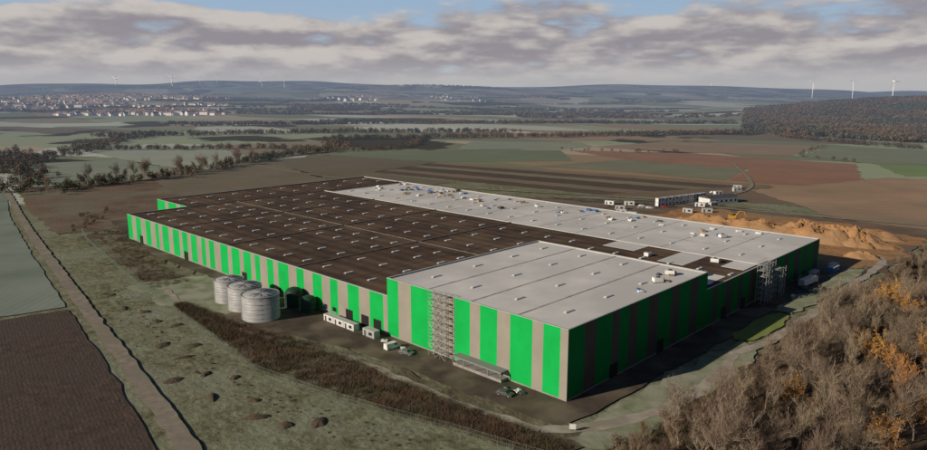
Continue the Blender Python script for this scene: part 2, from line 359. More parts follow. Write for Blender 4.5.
sheet("ground",[(20.5,-40),(22,20),(23,55),(21,100),(23,136),(24,205),(26,340),(190,340),(190,-60)],m_leaflit,jit=2,step=2)
ribbon("path",[(4,-15),(11,-7),(16.5,6),(19.5,24),(18,45),(16,58),(18.6,72),(19.3,94),(18.5,130),(18,157),(17,205),(8,215)],[2.6,3.4,3.8,3.6,3.2,3.0,3.0,3.0,3.0,3.0,3.0,3.0],m_path,jit=.6,step=1.2)
ribbon("path",[(-160,-26),(-120,-31),(-90,-26),(-60,-19),(-20,-18),(4,-15)],2.2,m_path,jit=.8,step=1.2)
ribbon("road",[(-760,40),(-507,3),(-380,-19),(-294,-33),(-203,-47),(-144,-56),(-106,-61.5),(-71,-67),(-42,-71.5),(20,-82),(100,-96)],[3.6,3.6,3.7,3.8,4.0,4.1,4.2,4.3,4.4,4.4,4.4],m_track,jit=.5,step=1.5)
ribbon("road",[(-140,300),(-100,292),(-50,300),(0,310),(60,330)],4,m_track,jit=.4)
ribbon("road",[(-620,240),(-480,215),(-330,225),(-180,280),(-125,310),(-118,400),(-200,560)],3,m_track,jit=.3)
# ------------------------------------------------------------------ factory building
L,W,TA,TB,HT,HL,L2,S2=263.7,174.6,63.0,71.7,18.0,12.5,300.9,30.1
fac=obj("factory_building",None,None,(-130,85,0),label="huge flat-roofed factory hall with green and beige striped cladding",category="factory")
fo=Vector((-130,85,0))
def fpart(name,mb,mats,smooth=False,**kw):
    return obj(name,mb.mesh(name,mats,smooth),fac,-fo,**kw)
def alt(a,b,g,s,seed):
    r=random.Random(seed); out=[];x=a;k=0
    while x<b:
        w=r.uniform(*(g if k%2==0 else s)); x2=min(b,x+w)
        if b-x2<1.5: x2=b
        out.append((x,x2,0 if k%2==0 else 1)); x=x2;k+=1
    return out
low_st=alt(-L,-TA-2,(3.6,6.8),(2.6,5.4),5)
mb=MB()
for a,b,mi in low_st: mb.box(a,b,0,.3,.7,HL,mi)
mb.box(-L,-TA-2,.02,.3,0,.7,2)
fpart("wall",mb,[m_green,m_beige,m_concrete],label="long low front wall with green and beige stripes")
tall=[(-65,-60,0),(-60,-54.5,1),(-54.5,-45.5,0),(-45.5,-37,1),(-37,-31.3,0),(-31.3,-27.7,1),(-27.7,-21.8,0),(-21.8,-17.5,1),(-17.5,-10.5,0),(-10.5,-7.2,1),(-7.2,-2.2,0),(-2.2,0,1)]
mb=MB()
for a,b,mi in tall: mb.box(a,b,-.05,.3,.7,HT,mi)
mb.box(-65,0,-.03,.3,0,.7,2)
fpart("wall",mb,[m_green,m_beige,m_concrete],label="tall front wall with wide green and beige stripes")
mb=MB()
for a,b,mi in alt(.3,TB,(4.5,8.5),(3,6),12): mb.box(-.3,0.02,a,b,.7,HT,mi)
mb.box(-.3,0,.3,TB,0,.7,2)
fpart("wall",mb,[m_green_shade,m_beige_shade,m_concrete],label="tall side wall with green and beige stripes, darkened as in shade")
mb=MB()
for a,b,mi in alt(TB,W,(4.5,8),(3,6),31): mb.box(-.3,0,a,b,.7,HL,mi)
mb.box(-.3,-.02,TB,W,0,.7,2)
fpart("wall",mb,[m_green_shade,m_beige_shade,m_concrete],label="low side wall with green and beige stripes, darkened as in shade")
mb=MB()
for a,b,mi in alt(-L2,-L,(9,13),(3,5),3): mb.box(a,b,S2,S2+.3,0,HL,mi)
fpart("wall",mb,[m_green,m_beige])
mb=MB()
for a,b,mi in alt(.3,S2,(4,7),(3,5),6): mb.box(-L,-L+.3,a,b,0,HL,mi)
fpart("wall",mb,[m_green,m_beige])
mb=MB()
for a,b,mi in alt(S2+.3,W,(4,7),(3,5),8): mb.box(-L2,-L2+.3,a,b,0,HL,mi)
fpart("wall",mb,[m_green,m_beige])
mb=MB()
for a,b,mi in alt(-L2,0,(4,7),(3,5),9): mb.box(a,b,W,W+.3,0,HL,mi)
fpart("wall",mb,[m_green,m_beige])
mb=MB()
for a,b,mi in alt(-TA-2,0,(4,7),(3,5),19): mb.box(a,b,TB-.3,TB,HL-.5,HT,mi)
fpart("wall",mb,[m_green,m_beige])
mb=MB(); mb.box(-TA-2,-TA-1.7,.3,TB-.3,HL-.5,HT,0)
fpart("wall",mb,[m_beige])
def cop(x0,x1,y0,y1,z): 
    mb=MB(); mb.box(x0,x1,y0,y1,z,z+.14,0); fpart("parapet_coping",mb,[m_trim])
cop(-L-.05,-TA-2,-.08,.4,HL); cop(-L2-.05,-L,S2-.05,S2+.4,HL); cop(-L-.05,-L+.4,.4,S2-.05,HL); cop(-L2-.05,-L2+.4,S2+.4,W-.1,HL)
cop(-L2-.05,.06,W-.1,W+.38,HL); cop(-.4,.06,TB,W-.1,HL)
cop(-65.05,.08,-.14,.4,HT); cop(-.4,.08,.4,TB-.4,HT); cop(-65.05,.08,TB-.4,TB+.06,HT); cop(-65.05,-64.6,.4,TB-.4,HT)
def lining(x0,x1,y0,y1,z0,z1,m):
    mb=MB(); mb.box(x0,x1,y0,y1,z0,z1,0); fpart("parapet_lining",mb,[m])
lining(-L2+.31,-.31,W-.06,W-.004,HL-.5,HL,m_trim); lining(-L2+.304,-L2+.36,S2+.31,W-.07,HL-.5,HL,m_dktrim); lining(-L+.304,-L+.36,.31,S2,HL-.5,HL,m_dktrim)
lining(-64.6,-.31,TB-.36,TB-.304,HT-.5,HT,m_trim); lining(-64.69,-64.64,.31,TB-.37,HT-.5,HT,m_trim)
mb=MB(); WX0=-256;WY0=116
mb.box(-L+.3,-65,.3,WY0,HL-1,HL-.35,0); mb.box(-65,-.3,TB,WY0,HL-1,HL-.35,0)
mb.box(-L2+.3,-L+.3,S2+.3,W,HL-1,HL-.35,0); mb.box(-L+.3,WX0,WY0,W,HL-1,HL-.35,0)
fpart("roof",mb,[m_brown_roof],label="dark brown planted flat roof")
mb=MB(); mb.box(WX0,-.3,WY0,W-.0,HL-1,HL-.22,0)
fpart("roof",mb,[m_white_roof],label="pale membrane roof still being finished")
mb=MB(); mb.box(-64.7,-.3,.3,TB-.3,HT-1,HT-.3,0)
fpart("roof",mb,[m_white_roof],label="pale grey roof of the tall hall")
for x0,x1,y0,y1 in [(-58,-44,104,114.8),(-36,-27,74,84),(-30,-20,96,114.8),(-14,-3,74,92),(-10,-2,104,114.8),(-44,-38,84,92)]:
    mb=MB(); mb.box(x0,x1,y0,y1,HL-.349,HL-.27,0); fpart("roof_membrane_patch",mb,[m_white_roof])
for x in (-90,-115,-140,-165,-190,-215,-240):
    mb=MB(); w=.30 if x in(-115,-165,-215) else .13; mb.box(x-w,x+w,.4,WY0-.9,HL-.36,HL+(-.02 if w>.2 else -.22),0); fpart("roof_seam",mb,[m_seam])
mb=MB(); mb.box(-L,-L+.7,S2+.4,W-.2,HL-.36,HL-.02,0); fpart("roof_seam",mb,[m_seam])
mb=MB(); mb.box(-L+.4,-65.1,57.6,58.1,HL-.37,HL-.1,0); fpart("roof_seam",mb,[m_seam])
mb=MB(); mb.box(-L+.8,-.5,WY0-.8,WY0-.1,HL-.37,HL+.05,0); fpart("roof_seam",mb,[m_trim])
mb=MB(); mb.box(WX0-.5,WX0,WY0,W-.2,HL-.37,HL+.05,0); fpart("roof_seam",mb,[m_trim])
for x in (-16,-32,-48.5):
    mb=MB(); mb.box(x-.3,x+.3,.5,TB-.5,HT-.31,HT-.24,0); fpart("roof_seam",mb,[m_seamw])
for x in range(-240,0,20):
    mb=MB(); mb.box(x-.15,x+.15,WY0+.2,W-.3,HL-.23,HL-.17,0); fpart("roof_seam",mb,[m_seamw])
for y in (135,155):
    mb=MB(); mb.box(WX0+.2,-.6,y-.3,y+.3,HL-.23,HL-.16,0); fpart("roof_seam",mb,[m_seamw])
def sky_mb(mb,x,y,z,sx=.5,sy=1.8):
    mb.box(x-sx,x+sx,y-sy,y+sy,z,z+.22,0)
    a,b=sx*.9,sy*.94
    mb.add([(x-a,y-b,z+.222),(x+a,y-b,z+.222),(x+a,y+b,z+.222),(x-a,y+b,z+.222),(x-a*.5,y-b*.8,z+.38),(x+a*.5,y-b*.8,z+.38),(x+a*.5,y+b*.8,z+.38),(x-a*.5,y+b*.8,z+.38)],
           [(4,5,6,7),(0,1,5,4),(1,2,6,5),(2,3,7,6),(3,0,4,7)],1)
P=[]
for i in range(16):
    for y in (9,24,40,50,68,84,102):
        x=-257+i*12.4
        if x<-68: P.append((x,y,HL-.36))
for x in range(-58,0,11):
    for y in (80,96): P.append((x,y,HL-.36))
for x in range(-250,-4,14):
    for y in (126,145,164): P.append((x,y,HL-.23))
for y in range(40,172,16):
    for x in (-291,-276): P.append((x,y,HL-.36))
for x in (-56.5,-40.5,-24.5,-8.5):
    for y in (12,30,48,64): P.append((x,y,HT-.31))
P.sort(key=lambda p:math.dist(p,CAM))
mb=MB(); sky_mb(mb,0,0,0); skm=mb.mesh("skylight",[m_trim,m_sky_l])
for p in P[:95]: obj("skylight",skm,fac,Vector(p)-fo)
mb=MB()
for p in P[95:]: sky_mb(mb,*p)
fpart("skylight",mb,[m_trim,m_sky_l],kind="stuff")
mb=MB(); mb.box(-1.4,1.4,-.9,.9,.25,1.5,0); mb.box(-1.5,-1.3,-.8,.8,0,.25,1); mb.box(1.3,1.5,-.8,.8,0,.25,1); mb.lathe([(.55,1.5),(.55,1.8),(.4,1.85)],16,1,(0,0)); mb.box(1.4,1.9,-.4,.4,.5,1.3,1)
vent=mb.mesh("roof_vent_unit",[m_white,m_dktrim])
for x,y,z in [(-6,52,HT-.3),(-7.5,62,HT-.3),(-9,88,HL-.36),(-14,108,HL-.36),(-36,100,HL-.36),(-30,150,HL-.22)]:
    obj("roof_vent_unit",vent,fac,Vector((x,y,z))-fo,random.uniform(0,3))
mb=MB(); mb.box(-35,-18,-2.9,-.06,2.7,3.1,0); mb.box(-35,-18,-2.7,-.06,0,1.1,1)
fpart("dock_annex",mb,[m_midtrim,m_concrete],label="low grey loading dock structure against the wall")
for x in (-33,-29,-25,-21):
    mb=MB(); mb.box(x-1.4,x+1.4,-.16,-.06,1.12,2.68,0); fpart("door",mb,[m_dark])
for x in (-35,-31,-26.8,-22.6,-18.3):
    mb=MB(); mb.box(x,x+.2,-2.8,-2.6,1.11,2.7,0); fpart("column",mb,[m_midtrim])
for x in (-70,-76,-84,-150,-200,-248):
    mb=MB(); mb.box(x-1.8,x+1.8,-.08,-.01,0,4,0); fpart("door",mb,[m_dark])
for x in (-92,-97,-125):
    mb=MB(); mb.box(x-1,x+1,-.07,-.01,1.5,3,0); mb.box(x-1.1,x+1.1,-.1,-.01,1.35,1.5,1); fpart("window",mb,[m_glass,m_trim])
for y in (20,44,85,100,130,150):
    mb=MB(); mb.box(.03,.1,y-1.8,y+1.8,0,4,0); fpart("door",mb,[m_dark])
# ------------------------------------------------------------------ scaffold
def scaffold(x,y,nb,nh,depth,alongx=True,h=2.0,bay=2.5):
    e=obj("scaffold_tower",None,None,(x,y,0),0 if alongx else math.pi/2,label="steel scaffold stair tower standing against the factory wall",category="scaffolding",group="scaffold towers at the factory")
    mb=MB()
    for i in range(nb+1):
        for d in (0,depth): mb.beam((i*bay,d,0),(i*bay,d,nh*h+1),.075)
    for k in range(1,nh+1):
        for d in (0,depth):
            mb.beam((0,d,k*h),(nb*bay,d,k*h),.065); mb.beam((0,d,k*h+1),(nb*bay,d,k*h+1),.045)
        for i in range(nb+1): mb.beam((i*bay,0,k*h),(i*bay,depth,k*h),.05)
    obj("frame",mb.mesh("frame",[m_steelp]),e)
    for k in range(1,nh+1):
        dk=MB(); dk.box(.1,nb*bay-.1,.9,depth-.15,k*h+.06,k*h+.12,0); obj("platform",dk.mesh("platform",[m_deck]),e)
        i=k%nb; br=MB(); br.beam((i*bay,-.05,(k-1)*h),((i+1)*bay,-.05,k*h),.055); obj("brace",br.mesh("brace",[m_steelp]),e)
        i=(k+1)%nb; br=MB(); br.beam(((i+1)*bay,-.05,(k-1)*h),(i*bay,-.05,k*h),.055); obj("brace",br.mesh("brace",[m_steelp]),e)
        st=MB(); st.beam((0,depth*.5,(k-1)*h),(bay*.95,depth*.5,k*h),.12); obj("stair",st.mesh("stair",[m_steelp]),e)
scaffold(-44.6,-2.5,3,9,2.0,bay=2.2)
scaffold(4.2,108,3,7,3.2,alongx=False)
scaffold(4.2,121,2,5,3.2,alongx=False)
# ------------------------------------------------------------------ tanks
def tank(x,y,r,h,mats,lab,dome=False):
    e=obj("storage_tank",None,None,(x,y,0),label=lab,category="tank",group="storage tanks beside the factory")
    mb=MB(); mb.lathe([(r+.3,0),(r+.3,.3),(r,.3),(r,h)],48); obj("shell",mb.mesh("shell",[mats[0]],True),e)
    mb=MB()
    if dome: mb.lathe([(r,h),(r*.93,h+r*.25),(r*.75,h+r*.45),(r*.4,h+r*.6),(.3,h+r*.66)],48)
    else: mb.lathe([(r+.12,h-.1),(r+.12,h+.12),(r-.1,h+.12),(r-.1,h-.3),(r*.5,h-.05),(.5,h+.2)],48)
    obj("tank_roof",mb.mesh("tank_roof",[mats[1]],False),e)
    if not dome:
        mb=MB(); mb.beam((r*.98,0,-.15),(.5,0,.3),.07); rb=mb.mesh("roof_rib",[m_steelp])
        for i in range(12): obj("roof_rib",rb,e,(0,0,h),i*math.pi/6)
    mb=MB(); mb.lathe([(r+.01,-.05),(r+.09,-.05),(r+.09,.05),(r+.01,.05)],48,cap=False); rg_=mb.mesh("stiffener_ring",[m_steelp if not dome else m_dkgreen])
    for k in range(int(h/1.5)): obj("stiffener_ring",rg_,e,(0,0,1.5*(k+1)))
    mb=MB(); a=-1.9
    for s in (-.25,.25):
        cx=(r+.25)*math.cos(a)-s*math.sin(a); cy=(r+.25)*math.sin(a)+s*math.cos(a); mb.beam((cx,cy,0),(cx,cy,h+1),.05)
    for k in range(int(h/.5)):
        z=.5*k+.3; mb.beam(((r+.25)*math.cos(a)+.25*math.sin(a),(r+.25)*math.sin(a)-.25*math.cos(a),z),((r+.25)*math.cos(a)-.25*math.sin(a),(r+.25)*math.sin(a)+.25*math.cos(a),z),.03)
    obj("ladder",mb.mesh("ladder",[m_steelp]),e)
tank(-132,-15.5,4.9,8.0,(m_steel,m_tankroof),"narrower round galvanised steel tank beside the striped wall")
tank(-120.3,-16,5.5,8.2,(m_steel,m_tankroof),"round galvanised steel tank with ribbed roof and ladder")
tank(-107.5,-17.5,5.9,8.2,(m_steel,m_tankroof),"widest round galvanised steel tank on the gravel yard")
tank(-110,-3.6,3.0,5.0,(m_dkgreen,m_dkgreen),"dark domed tank close to the factory wall",True)
tank(-102,-3.3,2.6,4.0,(m_dkgreen,m_dkgreen),"small dark domed tank close to the factory wall",True)
# ------------------------------------------------------------------ vehicles & site stuff
def wheelmesh(r=.5,w=.3):
    mb=MB()
    n=16; vs=[]
    for sx,rr in((-w/2,r*.9),(-w/2*.8,r),(w/2*.8,r),(w/2,r*.9)):
        for i in range(n):
            t=2*math.pi*i/n; vs.append((rr*math.cos(t),sx,rr*math.sin(t)))
    fs=[(k*n+i,k*n+(i+1)%n,(k+1)*n+(i+1)%n,(k+1)*n+i) for k in range(3) for i in range(n)]+[tuple(range(n)),tuple(range(3*n,4*n))[::-1]]
    mb.add(vs,fs,0)
    mb.beam((0,-w/2-.02,0),(0,w/2+.02,0),r*.5,sides=10,mi=1)
    return mb.mesh("wheel",[m_rubber,m_steelp])
wh=wheelmesh(.5,.3); whc=wheelmesh(.33,.22)
def lorry(boxmat):
    p=Proto()
    mb=MB(); mb.prism([(-1.2,.9),(1.2,.9),(1.2,3.2),(-1.2,3.2)],0,2.0,0); mb.add([(2.0,-1.2,.9),(2.3,-1.15,.9),(2.3,-1.15,2.0),(2.0,-1.2,3.1),(2.0,1.2,.9),(2.3,1.15,.9),(2.3,1.15,2.0),(2.0,1.2,3.1)],[(0,1,2,3),(4,7,6,5),(1,5,6,2),(2,6,7,3),(0,4,5,1)],0)
    p.part("cab",mb.mesh("cab",[m_white]))
    mb=MB(); mb.add([(2.32,-1.05,2.02),(2.32,1.05,2.02),(2.06,1.1,3.0),(2.06,-1.1,3.0)],[(0,1,2,3)],0); mb.box(.9,1.9,-1.23,-1.205,2.0,2.8,0); mb.box(.9,1.9,1.205,1.23,2.0,2.8,0)
    p.part("windscreen",mb.mesh("windscreen",[m_glass]))
    mb=MB(); mb.box(-12.8,1.9,-.5,.5,.7,.9,0); mb.box(-12.8,-.6,-1.2,1.2,.95,1.2,0); p.part("chassis",mb.mesh("chassis",[m_dktrim]))
    mb=MB(); mb.box(-13,-.6,-1.27,1.27,1.2,3.95,0); mb.box(-13.05,-13,-1.2,-.02,1.3,3.9,1); mb.box(-13.05,-13,.02,1.2,1.3,3.9,1); p.part("trailer_body",mb.mesh("trailer_body",[boxmat,m_trim]))
    for x in (1.3,-1.6,-9,-10.2,-11.4):
        for y in(-1.05,1.05): p.part("wheel",wh,-1,(x,y,.5))
    return p
lorryW=lorry(m_white)
def car(mat,van=False):
    p=Proto(); mb=MB()
    if van: prof=[(-2.4,.35),(2.4,.35),(2.45,.95),(1.7,1.2),(1.1,2.0),(-2.4,2.05)]
    else: prof=[(-2.1,.35),(2.1,.35),(2.15,.75),(1.1,.9),(.5,1.4),(-1.2,1.42),(-1.9,.95),(-2.15,.85)]
    n=len(prof); hw=.9
    vs=[(a,-hw if b<1.0 else -hw*.85,b) for a,b in prof]+[(a,hw if b<1.0 else hw*.85,b) for a,b in prof]
    mb.add(vs,[tuple(range(n)),tuple(range(n,2*n))[::-1]]+[(i,n+i,n+(i+1)%n,(i+1)%n) for i in range(n)],0)
    p.part("body",mb.mesh("body",[mat]))
    mb=MB()
    if van: mb.add([(1.69,-.7,1.24),(1.69,.7,1.24),(1.15,.68,1.97),(1.15,-.68,1.97)],[(0,1,2,3)],0); mb.box(.2,1.2,-.86,.86,1.25,1.8,0)
    else: mb.box(-1.1,.5,-.835,.835,.98,1.34,0); mb.add([(1.06,-.72,.95),(1.06,.72,.95),(.55,.7,1.37),(.55,-.7,1.37)],[(0,1,2,3)],0)
    p.part("window",mb.mesh("window",[m_glass]))
    for x in(-1.35,1.35):
        for y in(-.82,.82): p.part("wheel",whc,-1,(x,y,.33))
    return p
cars=[car(m_carA),car(m_white),car(m_dktrim),car(m_red)]; vans=[car(m_white,True),car(m_blue,True)]
def container(mat):
    p=Proto(); mb=MB(); mb.box(-3,3,-1.22,1.22,.12,2.6,0)
    for i in range(20):
        x=-2.85+i*.3; mb.box(x-.06,x+.06,-1.26,-1.22,.3,2.45,0); mb.box(x-.06,x+.06,1.22,1.26,.3,2.45,0)
    p.part("body",mb.mesh("body",[mat])); mb=MB(); mb.box(-3.05,3.05,-1.28,1.28,2.6,2.72,0); mb.box(-3.05,3.05,-1.28,1.28,0,.12,0); p.part("frame",mb.mesh("frame",[m_trim]))
    mb=MB(); mb.box(-2.2,-1.3,-1.3,-1.26,.15,2.2,0); p.part("door",mb.mesh("door",[m_dktrim]))
    mb=MB(); mb.box(.2,1.8,-1.3,-1.26,1,2,0); p.part("window",mb.mesh("window",[m_glass]))
    return p
contW=container(m_white); contB=container(m_blue); contG=container(m_trim)
def excav():
    p=Proto()
    for y in(-1.2,1.2):
        mb=MB(); mb.prism([(y-.3,.0),(y+.3,.0),(y+.3,.9),(y-.3,.9)],-1.6,1.6,0); mb.prism([(y-.3,.25),(y+.3,.25),(y+.3,.65),(y-.3,.65)],-1.95,1.95,0); p.part("track",mb.mesh("track",[m_rubber]))
    mb=MB(); mb.box(-2.2,1.2,-1.35,1.35,1.05,2.2,0); mb.box(-2.4,-1.2,-1.3,1.3,1.1,2.5,0); mb.beam((0,0,.6),(0,0,1.05),.6,sides=12); b=p.part("body",mb.mesh("body",[m_yellow]))
    mb=MB(); mb.box(-.3,1.3,.35,1.3,2.2,3.2,0); mb.box(-.35,1.35,.3,1.35,3.2,3.28,1); p.part("cab",mb.mesh("cab",[m_glass,m_yellow]))
    mb=MB(); mb.beam((.9,-.2,1.7),(2.8,-.2,4.6),.32,.28); mb.beam((2.8,-.2,4.6),(5.2,-.2,4.3),.28,.2); p.part("boom",mb.mesh("boom",[m_yellow]))
    mb=MB(); mb.beam((5.2,-.2,4.5),(6.0,-.2,1.6),.22,.16); p.part("arm",mb.mesh("arm",[m_yellow]))
    mb=MB(); mb.prism([(-.8,0),(.4,0),(.4,.9),(-.8,.9)],5.6,5.7,0); mb.add([(5.6,-.8,.9),(6.3,-.8,1.5),(6.1,-.8,.5),(5.6,.4,.9),(6.3,.4,1.5),(6.1,.4,.5)],[(0,1,2),(3,5,4),(0,2,5,3),(1,4,5,2)],0); p.part("bucket",mb.mesh("bucket",[m_dktrim]))
    return p
EX=excav()
lorryW.spawn("lorry",(6.5,150,0),1.5,.85,label="white lorry beside the factory side wall",group="lorries around the factory",category="lorry")
cl=["grey","white","dark","red"]
rr=random.Random(3)
spots=[(-13,-7,.2,2),(-56,-6,1.5,4),(-50,-6,.3,0),(7,139,1.6,2),
 (-128,255,.8,0),(-124,259,.8,1),(-121,263,.8,2),(-118,267,.8,3),(-131,262,.8,1),(-110,318,1.1,4),(-108,322,1.1,5),(-125,350,1,1),(-105,300,1,0),(-112,296,1,2),(-140,250,.8,1),(-145,247,.8,2)]
for x,y,a,k in spots:
    if k<4: cars[k].spawn("parked_car",(x,y,.1),a,label=cl[k]+" car parked on the site gravel",category="car",group="cars parked on the site")
    else: vans[k-4].spawn("parked_van",(x,y,.1),a,label=("white" if k==4 else "blue")+" van parked on the site gravel",category="van",group="vans parked on the site")
G2=dict(category="site container",group="containers on the building site")
for i in range(7):
    for lv in (0,1):
        contW.spawn("site_container",(-124+i*1.5,272+i*6.5,2.72*lv+.1),1.34,label="white office container in a two-storey row",**G2)
for i,(x,y,a) in enumerate([(-105,288,.4),(-100,296,1.2),(-112,330,.2),(-119,345,1.1),(-117,372,.9),(-122,385,.3),(-140,262,.7),(-100,262,.1),(-92,270,.6),(-150,255,.2),(-135,243,.4),(-127,232,.2),(-118,228,.2)]):
    (contG if i%3 else contW).spawn("site_container",(x,y,.1),a,label=("grey" if i%3 else "white")+" storage container on the site ground",**G2)
for i in range(3): contW.spawn("site_container",(-88+i*5.25,-4.2,.1),0,.85,label="low white container in a row beside the wall",**G2)
for x,y,a in [(5,178,1.5),(3.5,160,1.57),(-68,-4,0)]:
    contG.spawn("site_container",(x,y,.1),a,.9,label="grey container beside the factory wall",**G2)
contB.spawn("site_container",(7,172,.1),1.5,label="blue container at the factory corner",**G2)
e=obj("site_building",None,None,(-104,312,0),1.2,label="low white site building with dark pitched roof",category="building")
mb=MB(); mb.box(-12,12,-5,5,0,4,0); obj("wall",mb.mesh("wall",[m_white]),e)
mb=MB(); mb.prism([(-5.4,4),(5.4,4),(0,5.6)],-12.4,12.4); obj("roof",mb.mesh("roof",[m_dktrim]),e)
for k in range(6):
    mb=MB(); x=-10+k*4; mb.box(x-.8,x+.8,-5.06,-5.0,1.2,2.6,0); obj("window",mb.mesh("window",[m_glass]),e)
def stack(mat):
    p=Proto(); mb=MB()
    for i in range(3):
        for j in range(2): mb.box(-1.5+i*1.02,-.5+i*1.02,-1+j*1.02,-.0+j*1.02,.16,.9+.2*((i+j)%2),0)
    p.part("bundle",mb.mesh("bundle",[mat])); mb=MB()
    for y in(-.9,0,.9): mb.box(-1.5,1.5,y-.06,y+.06,0,.1,0)
    mb.box(-1.5,1.5,-1,1,.1,.15,0); p.part("pallet",mb.mesh("pallet",[m_wood])); return p
stW=stack(m_white);stB=stack(m_blue);stT=stack(m_wood);stG=stack(m_dktrim)
for i in range(84):
    if i<56: x=rr.gauss(-205,30); y=rr.gauss(158,9); x=max(-252,min(-120,x)); y=max(120,min(172,y))
    elif i<79: x=rr.uniform(-120,-20); y=rr.uniform(148,172)
    else: x=rr.uniform(-10,-4); y=rr.uniform(38,66)
    z=(HL-.22 if i<79 else HT-.3)
    k=i%4; s=(stB if k==1 else (stT if (k==3) else (stG if i%5==0 else stW)))
    s.spawn("material_stack",(x,y,z),rr.uniform(0,3),rr.uniform(.5,1.0) if i<79 else .5,label={id(stB):"blue-wrapped",id(stT):"timber",id(stW):"white-wrapped",id(stG):"dark"}[id(s)]+" pallet load lying on the pale roof",category="pallet load",group="pallet loads on the factory roof")
for i in range(16):
    x,y=rr.choice([(-60,-5),(-50,-5),(6,125),(7,135),(-14,-4),(5,165)]); (stG if i%2 else stW).spawn("material_stack",(x+rr.uniform(-4,4),y+rr.uniform(-1.5,1.5),.1),rr.uniform(0,3),.6,label=("dark" if i%2 else "white-wrapped")+" pallet load standing on the yard",category="pallet load",group="pallet loads on the yard")
def mound(name,x,y,rx,ry,h,rot,mat,seed,lab,cat,grp,n=28,pw=2.4,rough=.6,fine=.22):
    V=[];F=[]; ns=64
    for k in range(n+1):
        rho=k/n
        for i in range(ns):
            a=2*math.pi*i/ns
            e=1+.3*noise.noise(Vector((math.cos(a)*1.5,math.sin(a)*1.5,seed*7.7)))
            px=rx*rho*e*math.cos(a);py=ry*rho*e*math.sin(a)
            z=h*max(0,(1-rho**pw))*(1+rough*noise.noise(Vector((px/8+seed,py/5,1.3))))+(noise.noise(Vector((px*.5,py*.5,seed)))*fine+noise.noise(Vector((px*1.1,py*1.1,seed+4)))*fine*.6)*h*(1-rho)
            V.append((px,py,z-.05*rho))
    for k in range(n):
        for i in range(ns):
            j=(i+1)%ns; F.append((k*ns+i,(k+1)*ns+i,(k+1)*ns+j,k*ns+j))
    me=bpy.data.meshes.new(name); me.from_pydata(V,[],F); me.materials.append(mat); me.update()
    return obj(name,me,None,(x,y,0),rot,label=lab,category=cat,group=grp)
for i,(x,y,rx,ry,h,a,pw) in enumerate([(-46,238,46,11,4.2,.12,3.0),(-14,236,28,12,5.2,.0,2.6),(-30,240,16,8,6.0,.2,1.9),(-4,234,13,8,6.0,-.3,1.9),(-12,256,28,9,3.4,.2,2.6),(-82,246,15,7,2.8,.5,2.2),(-50,206,14,5,2.2,.2,2.0),(8,208,8,5,2.4,.2,2.0)]):
    mound("soil_heap",x,y,rx,ry,h,a,m_orange,i+1,"large orange-brown bank of excavated soil" if rx>20 else "orange-brown heap of excavated soil","soil heap","excavated soil heaps",pw=pw,rough=1.1,fine=.34)
hp=[(-106,-50),(-78,-51),(-55,-51),(-46,-55),(-128,-43),(-92,-50),(-79,-58),(-62,-56),(-140,-42),(-150,-45),(-70,-47),(-38,-52),(-170,-42),(-100,-44),(-33,-45),(-120,-39)]
for i,(x,y) in enumerate(hp):
    mound("compost_heap",x+rr.uniform(-1,1),y+rr.uniform(-1,1),rr.uniform(1.6,3.6),rr.uniform(1.,2.0),rr.uniform(.35,.6),rr.uniform(0,3),m_heap,i+20,"dark brown heap of cuttings lying on the meadow","heap","dark heaps on the meadow",n=10)
EX.spawn("excavator",(-70,256,.5),.5,1.1,label="yellow tracked excavator working beside the soil heaps",category="excavator")
e=obj("site_sign",None,None,(9.5,-11,0),.6,label="small blank white site sign on two posts",category="sign")
mb=MB(); mb.box(-.7,.7,-.03,.03,.9,2.1,0); obj("board",mb.mesh("board",[m_white]),e)
mb=MB(); mb.beam((0,.06,0),(0,.06,2.1),.04); pm_=mb.mesh("post",[m_steelp]); obj("post",pm_,e,(-.5,0,0)); obj("post",pm_,e,(.5,0,0))
# ------------------------------------------------------------------ fence
fp=[(-300,-10),(-275,-16),(-219,-24),(-166,-32),(-141,-34),(-103,-37.5),(-69,-41.5),(-44,-37.5),(-23,-32.5),(-9,-28.5),(5,-25.5),(20,-22)]
pts=[];
for a,b in zip(fp,fp[1:]):
    Ld=math.dist(a,b);k=max(1,round(Ld/3.4))
    for j in range(k): pts.append((a[0]+(b[0]-a[0])*j/k,a[1]+(b[1]-a[1])*j/k))
pts.append(fp[-1])
e=obj("fence",None,None,(fp[0][0],fp[0][1],0),label="long grey-green wire mesh fence around the site",category="fence")
o0=Vector((fp[0][0],fp[0][1],0)); m_fence=M("fence_wire",(.17,.21,.17),rough=.6)
mb=MB(); mb.beam((0,0,0),(0,0,2.1),.055); pm=mb.mesh("post",[m_fence])
for x,y in pts: obj("post",pm,e,Vector((x,y,0))-o0)
mb=MB()
for a,b in zip(pts,pts[1:]):
    for z in (.15,1.05,2.0): mb.beam((a[0],a[1],z),(b[0],b[1],z),.018,sides=3,caps=False)
    for j in range(1,10):
        x=a[0]+(b[0]-a[0])*j/10;y=a[1]+(b[1]-a[1])*j/10; mb.beam((x,y,.1),(x,y,2.02),.010,sides=3,caps=False)
obj("wire_mesh",mb.mesh("wire_mesh",[m_fence]),e,-o0)
